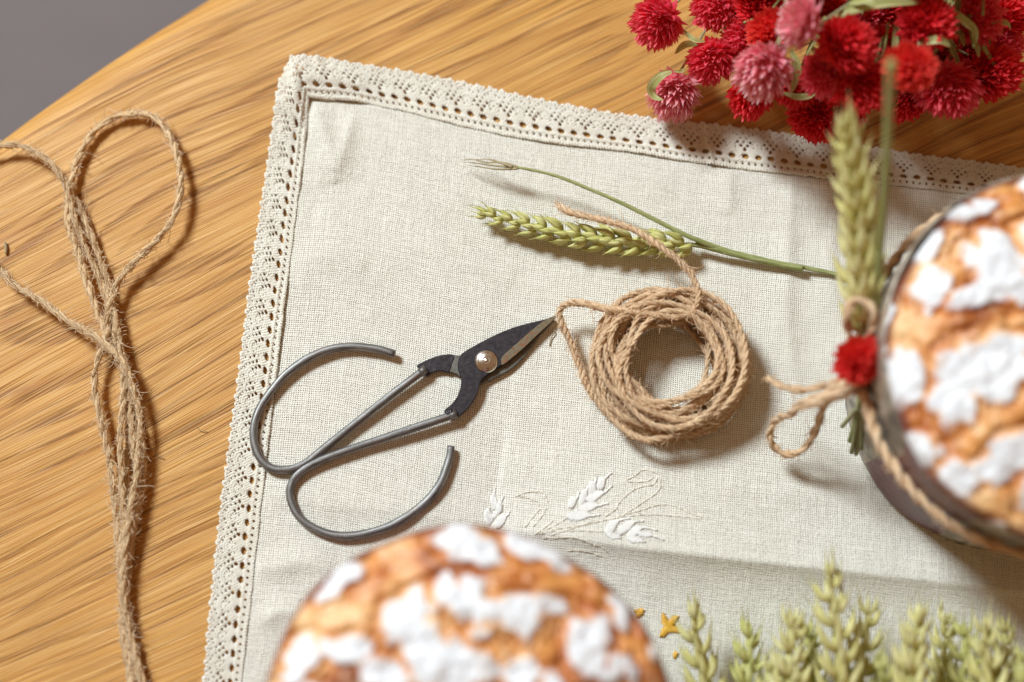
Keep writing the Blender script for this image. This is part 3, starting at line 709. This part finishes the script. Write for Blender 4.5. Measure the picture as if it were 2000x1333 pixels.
# ---------------------------------------------------------------- breads and tin
def bread(c, R, ztop, z0, blobs, label, seed, name='round_bread'):
    cx, cy = c; rings = [];
    prof = []   # (radius, z, side)
    nd = 110; dome = 1.25
    for i in range(nd+1):
        f = i/nd; prof.append((R*f, ztop-dome*(f**3.2), 0))
    for a in np.linspace(.1, math.pi/2, 10): prof.append((R+.0+.12*math.sin(a), ztop-dome-.35*(a/1.57), 0))
    for z in np.linspace(ztop-dome-.5, z0, 24): prof.append((R-.02-.62*(ztop-dome-.5-z)/max(1, ztop-z0), z, 1))
    prof.append((0.01, z0, 1)); pr = np.array(prof); K = 300; a = np.linspace(0, 2*np.pi, K, endpoint=False)
    wob = 1+.012*np.sin(a*3+seed)+.008*np.sin(a*7+seed*2)
    X = cx+pr[:, 0:1]*np.cos(a)*wob; Y = cy+pr[:, 0:1]*np.sin(a)*wob; Zz = np.broadcast_to(pr[:, 1:2], X.shape).copy()
    wx = X+.28*n2(X, Y, 1.1, 3, seed); wy = Y+.28*n2(X, Y, 1.1, 3, seed+50)
    best = np.full(X.shape, -1.0)
    for bx, by, rx, ry, an in blobs:
        q = P(bx, by, ztop-.3) if bx is not None else None
        ca_, sa_ = math.cos(an), math.sin(an); s = 62.0; dx, dy = wx-q[0], wy-q[1]
        u = (dx*ca_+dy*sa_)/(rx/s); v = (-dx*sa_+dy*ca_)/(ry/s); best = np.maximum(best, 1-np.sqrt(u*u+v*v))
    r_ = np.random.default_rng(seed); known = [P(b[0], b[1], ztop-.3)[:2] for b in blobs]
    for _ in range(170):      # the part beyond the frame carries the same broken crust
        an = r_.uniform(0, 6.28); rr = R*math.sqrt(r_.uniform(0, 1)); bx, by = cx+rr*math.cos(an), cy+rr*math.sin(an)
        v = np.array([bx, by, ztop-.3])-cam_pos; dep = v@np.array([0, sth, -cth]); px, py = 1000+FPX*v[0]/dep, 666.5-FPX*(v@np.array([0, cth, sth]))/dep
        if px < 2010 and py < 1345: continue
        if min([np.hypot(*(np.array([bx, by])-k)) for k in known]) < .95: continue
        known.append(np.array([bx, by])); rx, ry, t_ = r_.uniform(.5, .95), r_.uniform(.35, .7), r_.uniform(0, 3)
        dx, dy = wx-bx, wy-by; u = (dx*math.cos(t_)+dy*math.sin(t_))/rx; v = (-dx*math.sin(t_)+dy*math.cos(t_))/ry
        best = np.maximum(best, 1-np.sqrt(u*u+v*v))
    best = best+.30*n2(X, Y, 2.6, 4, seed+21); m = sstep(-.08, .20, best); top = 1-np.broadcast_to(pr[:, 2:3], X.shape)
    m = m*top
    Zz = Zz+top*(.03*sstep(-.05, .35, best)+.16*n2(X, Y, .55, 3, seed+7)+.10*n2(X, Y, 2.6, 4, seed+9)-.22*sstep(.30, 0, np.abs(best+.30)))
    n = len(pr); q = (np.arange(n-1)[:, None]*K+np.arange(K)[None]); q2 = (np.arange(n-1)[:, None]*K+(np.arange(K)[None]+1) % K)
    F = np.stack([q, q+K, q2+K, q2], -1).reshape(-1, 4).tolist()
    mb = MB(); mb.add(np.c_[X.ravel(), Y.ravel(), Zz.ravel()], F); o = mb.build(name, M['bread'], loc=(cx, cy, z0))
    at = o.data.attributes.new('sugar', 'FLOAT', 'POINT'); at.data.foreach_set('value', m.ravel().astype(np.float32))
    ck = (sstep(.26, .04, np.abs(best+.34))*top*(.5+.5*n2(X, Y, 1.3, 3, seed+31))).clip(0, 1); at = o.data.attributes.new('crack', 'FLOAT', 'POINT'); at.data.foreach_set('value', ck.ravel().astype(np.float32))
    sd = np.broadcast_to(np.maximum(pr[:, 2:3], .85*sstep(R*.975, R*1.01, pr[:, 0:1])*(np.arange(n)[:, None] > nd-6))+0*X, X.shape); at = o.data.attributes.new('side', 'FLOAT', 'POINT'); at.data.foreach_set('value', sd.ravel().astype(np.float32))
    return tag(o, label, 'bread')
D = math.radians
B1 = [(1893,407,22,22,0),(1935,396,24,22,0),(1822,468,26,44,D(-25)),(1826,548,34,44,D(-25)),(1940,495,48,50,0),(1905,572,62,30,D(10)),(1968,545,55,55,0),(1752,600,12,50,D(-5)),(1788,728,42,58,D(10)),(1885,715,52,55,0),(1950,700,65,52,0),(1868,790,36,42,D(20)),(1945,758,50,34,D(30)),(1806,872,46,38,D(-30)),(1888,922,36,32,0),(1935,908,26,22,0),(1978,890,42,34,D(20)),(1965,935,24,16,0),(1880,985,26,11,D(-20)),(1935,1022,20,13,0),(1975,1032,20,14,0),(1760,805,10,30,D(10)),(1745,660,9,20,0),(1812,600,14,14,0)]
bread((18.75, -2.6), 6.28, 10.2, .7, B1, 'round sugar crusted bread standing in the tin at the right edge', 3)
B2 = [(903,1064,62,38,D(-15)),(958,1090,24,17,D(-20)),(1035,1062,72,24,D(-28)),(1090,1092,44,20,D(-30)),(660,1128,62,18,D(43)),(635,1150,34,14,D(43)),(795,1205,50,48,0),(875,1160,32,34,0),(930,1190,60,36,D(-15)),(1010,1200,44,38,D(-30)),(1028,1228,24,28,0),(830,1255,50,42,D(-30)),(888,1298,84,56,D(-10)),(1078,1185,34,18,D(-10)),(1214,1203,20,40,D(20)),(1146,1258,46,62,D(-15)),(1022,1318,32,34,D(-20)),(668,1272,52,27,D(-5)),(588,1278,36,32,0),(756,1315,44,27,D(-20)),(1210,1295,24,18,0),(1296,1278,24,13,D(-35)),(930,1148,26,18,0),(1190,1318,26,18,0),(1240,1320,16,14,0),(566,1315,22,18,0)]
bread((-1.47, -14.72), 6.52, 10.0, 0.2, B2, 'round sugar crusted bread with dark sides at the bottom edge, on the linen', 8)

tin = thing('baking_tin', (18.75, -2.4, .1), 'weathered grey baking tin holding the bread at the right edge, twine round its wall', 'baking tin')
mb = MB(); K = 160
prof = [(0, .25), (5.5, .25), (5.78, .3), (5.88, .5), (6.05, 3.0), (6.22, 5.1), (6.34, 7.0), (6.38, 8.3), (6.40, 8.4), (6.35, 8.42), (6.31, 8.3), (6.27, 7.0), (6.14, 5.1), (5.8, .75), (5.6, .55), (0, .55)]
a = np.linspace(0, 2*np.pi, K, endpoint=False)
V = [((18.75+r*(1+.004*math.sin(5*x))*math.cos(x)), (-2.4+r*math.sin(x)), z) for r, z in prof for x in a]
F = [(i*K+j, i*K+(j+1) % K, (i+1)*K+(j+1) % K, (i+1)*K+j) for i in range(len(prof)-1) for j in range(K)]
mb.add(V, F); mb.build('wall', M['tin'], tin)
mb = MB(); ap = np.linspace(0, 2*np.pi, 121); mb.tube(np.c_[18.75+6.36*np.cos(ap), -2.4+6.36*np.sin(ap), np.full(121, 8.36)], .09, 8, cap=False); mb.build('rim', M['tin'], tin)

# twine round the tin, with bow
mb = MB(); aa = np.linspace(math.pi-.02, -math.pi+.02, 80); zr = 5.8
ring = np.c_[18.75+6.50*np.cos(aa), -2.4+6.50*np.sin(aa), zr+.1*np.sin(aa*3)]
kn = P(1678, 752, 5.3)
twine(mb, np.vstack([kn, ring[2:-2], kn]), r=.20, hairs=18, fray=False, seed=3)
tw([(1500,738),(1512,745),(1531,756),(1569,762),(1607,755),(1646,745),(1680,748)], [3.2,3.8,4.6,5.4], r=.15, hairs=18)
tw([(1690,752),(1650,752),(1633,759),(1602,775),(1565,789),(1544,807),(1515,822),(1502,846),(1511,872),(1538,889),(1564,881),(1582,860),(1596,830),(1610,795),(1633,768),(1680,752)], [5.3,5.4,5,4,2.4,1.6,1.5,2.2,3.4,5,5.3], r=.145, hairs=18)
tw([(1690,760),(1640,770),(1600,785),(1572,792)], [5.4,5.6,5.4], r=.19, hairs=20)
tw([(1683,750),(1668,700),(1657,645),(1653,612),(1668,586),(1690,592),(1706,618),(1700,660),(1690,710),(1684,750)], [5.4,6.0,7.2,7.6,7.4,6.4,5.5], r=.15, hairs=18)
twine(mb, [kn+np.array([.28*math.cos(q), .05+.1*math.sin(q*2), .32*math.sin(q)]) for q in np.linspace(0, 9, 22)], r=.15, hairs=18, seed=8)
tag(mb.build('twine_bow', [M['jute2'], M['fuzz2']]), 'brown jute twine tied in a bow around the baking tin', 'twine')

# ---------------------------------------------------------------- globe flowers
def bloom_mesh(seed, R, n=230, spread=1.0):
    """many pointed papery bracts on a ball; ball centre at 0, calyx at -Z"""
    r_ = np.random.default_rng(seed); mb = MB()
    core = []; 
    for i in range(n):
        f = (i+.5)/n; ct = 1-2*f*.90; th = math.acos(ct); ph = i*2.39996+r_.normal(0, .08)
        out = np.array([math.sin(th)*math.cos(ph), math.sin(th)*math.sin(ph), ct])
        up = np.array([0, 0, 1.]); d = out*(.85+.3*r_.random())+up*(.55+.25*r_.random())*spread*(1 if th > .5 else .3)+r_.normal(0, .18, 3); d /= np.linalg.norm(d)
        side = np.cross(d, out+np.array([.01, .013, 0])); 
        if np.linalg.norm(side) < .12: side = np.cross(d, r_.normal(size=3))
        side /= np.linalg.norm(side); nrm = np.cross(side, d)
        L = R*(.50+.26*r_.random())*(.8+.3*math.sin(th)); w = L*(.19+.06*r_.random())*(1.1 if th > 1.3 else .85); p0 = out*R*.54
        c1, c2 = p0+d*L*.35, p0+d*L*.7; tip = p0+d*L*(1+.05*r_.random())-nrm*L*.03
        fo = nrm*w*.45
        V = [p0-side*w*.3, p0+side*w*.3, c1-side*w+fo, c1, c1+side*w+fo, c2-side*w*.62+fo*.7, c2, c2+side*w*.62+fo*.7, tip]
        F = [(0, 3, 2), (0, 1, 3), (1, 4, 3), (2, 3, 6, 5), (3, 4, 7, 6), (5, 6, 8), (6, 7, 8)]
        mb.add(V, F, 0, [(.4, 0), (.6, 0), (.1, .4), (.5, .4), (.9, .4), (.2, .75), (.5, .75), (.8, .75), (.5, 1)])
    # inner ball keeps it from being see-through
    V = []; 
    for i in range(9):
        for k in range(14): th = math.pi*i/8; V.append((R*.58*math.sin(th)*math.cos(k*.4488), R*.58*math.sin(th)*math.sin(k*.4488), R*.58*math.cos(th)))
    mb.add(V, [(i*14+k, (i+1)*14+k, (i+1)*14+(k+1) % 14, i*14+(k+1) % 14) for i in range(8) for k in range(14)], 0, np.full((126, 2), .45))
    return mb
PROTO = {}
def proto(kind, var):
    k = (kind, var)
    if k not in PROTO:
        mb = bloom_mesh(var*17+3, 1.0, 340 if kind in ('red', 'crimson') else 270, 1.0)
        o = mb.build('bloom', M[kind], loc=(0, 0, 0)); me = o.data; bpy.data.objects.remove(o); PROTO[k] = me
    return PROTO[k]
def ribbon(mb, p, w, nrm=np.array([0, 0, 1.]), cup=.25):
    p = np.asarray(p); n = len(p); t = np.gradient(p, axis=0); t /= np.linalg.norm(t, axis=1)[:, None]
    s = np.cross(t, nrm); s /= np.linalg.norm(s, axis=1)[:, None]+1e-9; up = np.cross(s, t); ww = w*np.sin(np.pi*np.clip(np.linspace(.06, 1, n), 0, 1))**.7
    V = np.stack([p-s*ww[:, None]+up*ww[:, None]*cup, p, p+s*ww[:, None]+up*ww[:, None]*cup], 1).reshape(-1, 3)
    F = []
    for i in range(n-1):
        for k in range(2): F.append((i*3+k, i*3+k+1, (i+1)*3+k+1, (i+1)*3+k))
    mb.add(V, F, 0, np.c_[np.tile([.2, .5, .8], n), np.repeat(np.linspace(0, 1, n), 3)])
GF = 'red and pink globe flowers in the bunch'
HUB = P(1830, -330, 3.5)
FL = [ # px,py,r px,z, facing (image dx, dy up, toward viewer), colour, label
 (1284,42,47,3.0,(-.55,-.75,.35),'rose','rose red globe flower at the upper left end of the bunch, above bare wood'),
 (1317,182,46,1.6,(-.15,-.95,.25),'pink','lowest left pink globe flower with a green leaf curled on its side'),
 (1392,117,44,2.6,(-.35,-.8,.4),'rose','dusky pink globe flower just above and right of the lowest left one'),
 (1398,14,42,3.2,(-.4,-.6,.6),'rose','rosy globe flower cut by the top edge, second from the left'),
 (1493,135,52,5.2,(-.45,-.8,.1),'pink','pale pink globe flower with a white calyx showing at its upper right'),
 (1468,182,42,2.8,(-.3,-.7,.6),'crimson','deep red globe flower mostly under the pale pink one with the white calyx'),
 (1508,62,42,4.6,(-.4,-.2,.9),'red','coral red globe flower between the pale pink one and the blurred pink one'),
 (1480,12,40,4.0,(-.3,.1,.9),'crimson','crimson globe flower at the top edge above the coral red one'),
 (1452,72,38,3.0,(-.6,-.4,.6),'rose','small rosy globe flower left of the coral red one'),
 (1566,42,46,7.6,(-.95,.05,.2),'pink','strongly blurred light pink globe flower facing left, its pale calyx at the long leaf'),
 (1652,88,50,6.6,(.1,-.2,1),'crimson','large blurred crimson globe flower right below the long yellow green leaf'),
 (1610,142,42,5.2,(-.3,-.7,.6),'rose','rosy globe flower left below the large blurred crimson one'),
 (1684,170,46,5.4,(.1,-.5,.9),'crimson','crimson globe flower just above the tip of the upright wheat ear'),
 (1592,230,43,2.2,(-.3,-.8,.6),'crimson','lowest red globe flower of the bunch, over the lace left of the upright ear'),
 (1652,212,36,2.8,(.0,-.9,.4),'crimson','dark red globe flower hidden behind the tip of the upright ear'),
 (1808,48,50,6.0,(.0,-.1,1),'crimson','big dark crimson globe flower at the top, left of the small green leaves'),
 (1776,132,44,7.6,(-.4,-.3,.9),'red','brightest red blurred globe flower at the head of the long bare stem'),
 (1852,172,52,3.8,(-.1,-.8,.5),'rose','wide pinkish red globe flower right below the brightest red one'),
 (1938,143,48,3.4,(.3,-.4,.8),'crimson','rightmost low red globe flower hanging over bare wood'),
 (1908,36,46,4.6,(.1,-.2,1),'rose','rosy red globe flower above the rightmost low one, near the curled leaf'),
 (1968,28,40,3.0,(.6,.2,.6),'crimson','dark globe flower in the top right corner'),
 (1766,196,38,2.8,(-.1,-.8,.5),'crimson','red globe flower low between the bare stem and the wide pinkish one'),
 (1556,168,40,3.2,(-.2,-.8,.5),'crimson','shaded red globe flower between the pale pink one and the rosy one'),
 (1604,14,40,4.6,(-.1,.2,1),'red','red globe flower at the top edge above the long leaf'),
 (1440,24,36,2.6,(-.3,.2,1),'crimson','shaded crimson globe flower at the top between the rosy one and the crimson one'),
 (1728,12,38,3.4,(0,.1,1),'crimson','shaded red globe flower at the top edge behind the stems'),
 (1722,98,40,4.2,(-.1,-.4,.8),'crimson','crimson globe flower added for its shadow between the large blurred one and the brightest red one'),  # from here to the right edge: flowers added in gaps to thicken the shadow
 (1838,112,38,2.6,(0,-.6,.7),'crimson','red globe flower added for its shadow deep in the bunch under the big dark one'),
 (1898,92,38,2.4,(.2,-.5,.7),'crimson','globe flower added for its shadow low between the curled leaf and the rightmost low flower'),
 (1960,88,38,2.2,(.4,-.4,.7),'rose','rosy globe flower added for its shadow at the right edge under the corner one'),
 (1560,-48,46,6.0,(0,.3,1),'red','globe flower mostly above the top edge, left of the long leaf'),
 (1640,-55,46,7.0,(0,.2,1),'crimson','globe flower just beyond the top edge over the long leaf'),
 (1720,-50,46,6.6,(0,.2,1),'rose','rosy globe flower just beyond the top edge above the shaded red one'),
 (1790,-58,46,7.2,(0,.2,1),'crimson','globe flower just beyond the top edge above the big dark crimson one'),
 (1860,-52,46,6.4,(0,.2,1),'red','globe flower just beyond the top edge above the curled green leaves'),
 (1930,-50,46,6.6,(.2,.2,1),'crimson','globe flower just beyond the top right corner edge'),
 (1470,-60,46,5.0,(-.2,.2,1),'crimson','globe flower just beyond the top edge above the crimson one'),
 (1690,30,36,3.4,(0,-.2,1),'rose','half hidden rosy globe flower under the long leaf'),
]
def flower(px, py, rpx, z, fd, colr, label, var, hub=HUB, group=GF, leafy=True, stem=True):
    c = P(px, py, z); v = c-cam_pos; dep = v@np.array([0, sth, -cth]); R = rpx*dep/FPX
    f = np.array([fd[0], fd[1], fd[2]], float); f /= np.linalg.norm(f)
    root = bpy.data.objects.new('globe_flower', None); COL.objects.link(root); root.empty_display_size = .005
    root.location = Vector(c)*CM; root['_o'] = c.tolist(); tag(root, label, 'flower', group)
    b = bpy.data.objects.new('bloom', proto(colr, var % 3)); COL.objects.link(b); b.parent = root
    q = Vector(f).to_track_quat('Z', 'Y') @ Matrix.Rotation(var*1.3, 3, 'Z').to_quaternion()
    b.rotation_euler = q.to_euler(); q1 = 1+.10*math.sin(var*2.3); b.scale = (R*1.02*q1, R*1.02/q1, R*(1.02+.12*math.sin(var*1.9)))
    base = c-f*R*.55
    mb = MB()        # pale calyx tuft
    sd = np.cross(f, [0.3, .2, .9]); sd /= np.linalg.norm(sd); s2 = np.cross(f, sd)
    for k in range(9):
        a = k*.7; o = math.cos(a)*sd+math.sin(a)*s2; p = np.array([base-f*R*.30, base-f*R*.16+o*R*.20, base+f*R*.0+o*R*.30]); ribbon(mb, spline(p, 6), R*.10, f)
    mb.tube(np.array([base-f*R*.42, base-f*R*.25, base]), [R*.08, R*.16, R*.1], 8)
    mb.build('calyx', M['calyx'], root)
    if stem:
        e = hub+np.array([(px-1650)*.006, 0, (z-4)*.35]); s0 = base-f*R*.3; mid = s0-f*1.2+(e-s0)*.25; mid2 = s0*.35+e*.65+rng.normal(0, .3, 3)
        mb = MB(); p = spline([s0, mid, mid2, e], 40); mb.tube(p, .052+.02*np.linspace(0, 1, 40), 7)
        mb.build('stem', M['stem2'], root)
        if leafy:
            for k in range(2 if var % 2 else 1):
                j = 5+k*7; d = rng.normal(0, 1, 3); d[2] = abs(d[2])*.5; d /= np.linalg.norm(d); q = p[j]
                mb = MB(); L = rng.uniform(.9, 1.6); ribbon(mb, spline([q, q+d*L*.5+np.array([0, 0, .15]), q+d*L*.85+np.array([0, 0, -.1])-f*0+np.array([0, -.2, 0])], 12), L*.13, np.array([0, 0, 1.]))
                mb.build('leaf', M['leaf'], root)
    return root
for k, (px, py, r, z, fd, c_, lab) in enumerate(FL):
    fl = flower(px, py, r, z, fd, c_, lab, k)
    extra = []
    if k == 1: extra = [[(1312,140,3.0),(1290,150,2.9),(1272,172,2.4),(1278,190,2.2),(1296,196,2.3)],[(1316,140,3.0),(1330,140,2.9),(1336,134,2.6)]]
    if k == 9: extra = [[(1622,36,7.0),(1680,14,7.2),(1740,4,7.2),(1800,6,6.8)]]
    if k == 4: extra = [[(1545,98,5.4),(1556,130,5.2),(1552,160,4.8),(1546,182,4.5)]]
    if k == 2: extra = [[(1412,64,3.2),(1416,40,3.3),(1430,26,3.3),(1446,28,3.1)],[(1335,60,3.0),(1355,78,3.1),(1378,82,3.0)]]
    if k == 13: extra = [[(1530,182,3.6),(1555,190,3.7),(1580,188,3.7),(1596,178,3.6)]]
    if k == 15: extra = [[(1860,20,6.2),(1880,40,6.0),(1902,60,5.4),(1905,92,5.0)],[(1935,45,5.0),(1965,46,4.8),(1975,58,4.4)]]
    for e in extra:
        mb = MB(); p = spline(PP(e), 18); L = plen(p); ribbon(mb, p, min(.22, L*.10)); mb.build('leaf', M['leaf'], fl)
# wispy side shoots between the blooms
mb = MB()
for _ in range(120):
    a = P(rng.uniform(1560, 1960), rng.uniform(-20, 170), rng.uniform(1.5, 4)); d = (HUB-a); d /= np.linalg.norm(d); L = rng.uniform(1.2, 3.0); s = rng.normal(0, .35, 3)
    p = spline([a, a+(d+s)*L*.5, a+d*L], 12)
    if rng.random() < .5: mb.tube(p, .03, 5)
    else: ribbon(mb, p, .10)
for _ in range(34):
    a = P(rng.uniform(1420, 1950), rng.uniform(-20, 130), rng.uniform(4, 6)); d = (HUB+np.array([0, 0, 2])-a); d /= np.linalg.norm(d); L = rng.uniform(1.0, 2.4); w_ = rng.normal(0, .4, 3)
    p = spline([a, a+(d+w_)*L*.5, a+d*L], 12)
    if rng.random() < .55: mb.tube(p, .05, 6)
    else: ribbon(mb, p, .13)
tag(mb.build('foliage_shoots', M['leaf']), 'tangle of thin green shoots and leaves between the globe flowers', 'leaves', None, 'stuff')
flower(1678,705,43,6.8,(-.1,.05,1),'red','single bright red globe flower tucked into the twine bow on the tin',31, hub=P(1690,800,4.5), group=None, leafy=False)

# ---------------------------------------------------------------- little scraps
def bit(name, pts, r, mt, label, cat='scrap'):
    mb = MB(); mb.tube(spline(PP(pts), 16), r, 6); tag(mb.build(name, M[mt]), label, cat)
bit('straw_scrap', [(10,474,.08),(12,484,.1),(11,496,.08)], .055, 'dry', 'tiny pale straw scrap on the wood near the left edge')
bit('fibre_scrap', [(1080,642,.22),(1083,650,.24),(1077,660,.22),(1073,675,.2)], .022, 'dry', 'thin curled fibre on the linen beside the scissor tip')
bit('fibre_scrap', [(302,882,.05),(308,892,.06),(322,897,.05)], .012, 'dry', 'fine short fibre on the wood right of the twine hank')
bit('fibre_scrap', [(383,832,.05),(392,842,.06),(405,843,.05)], .012, 'dry', 'fine bent fibre on the wood between twine hank and lace')
mb = MB(); c_ = P(1615, 961, .25)
for k in range(5): add_scale(mb, c_+rng.normal(0, .03, 3), rng.normal(size=3), rng.normal(size=3), .12, .035, .03)
tag(mb.build('crumb', M['dry']), 'tiny straw coloured crumb on the linen left of the tin', 'crumb')

for o in bpy.data.objects:
    if '_o' in o: del o['_o']
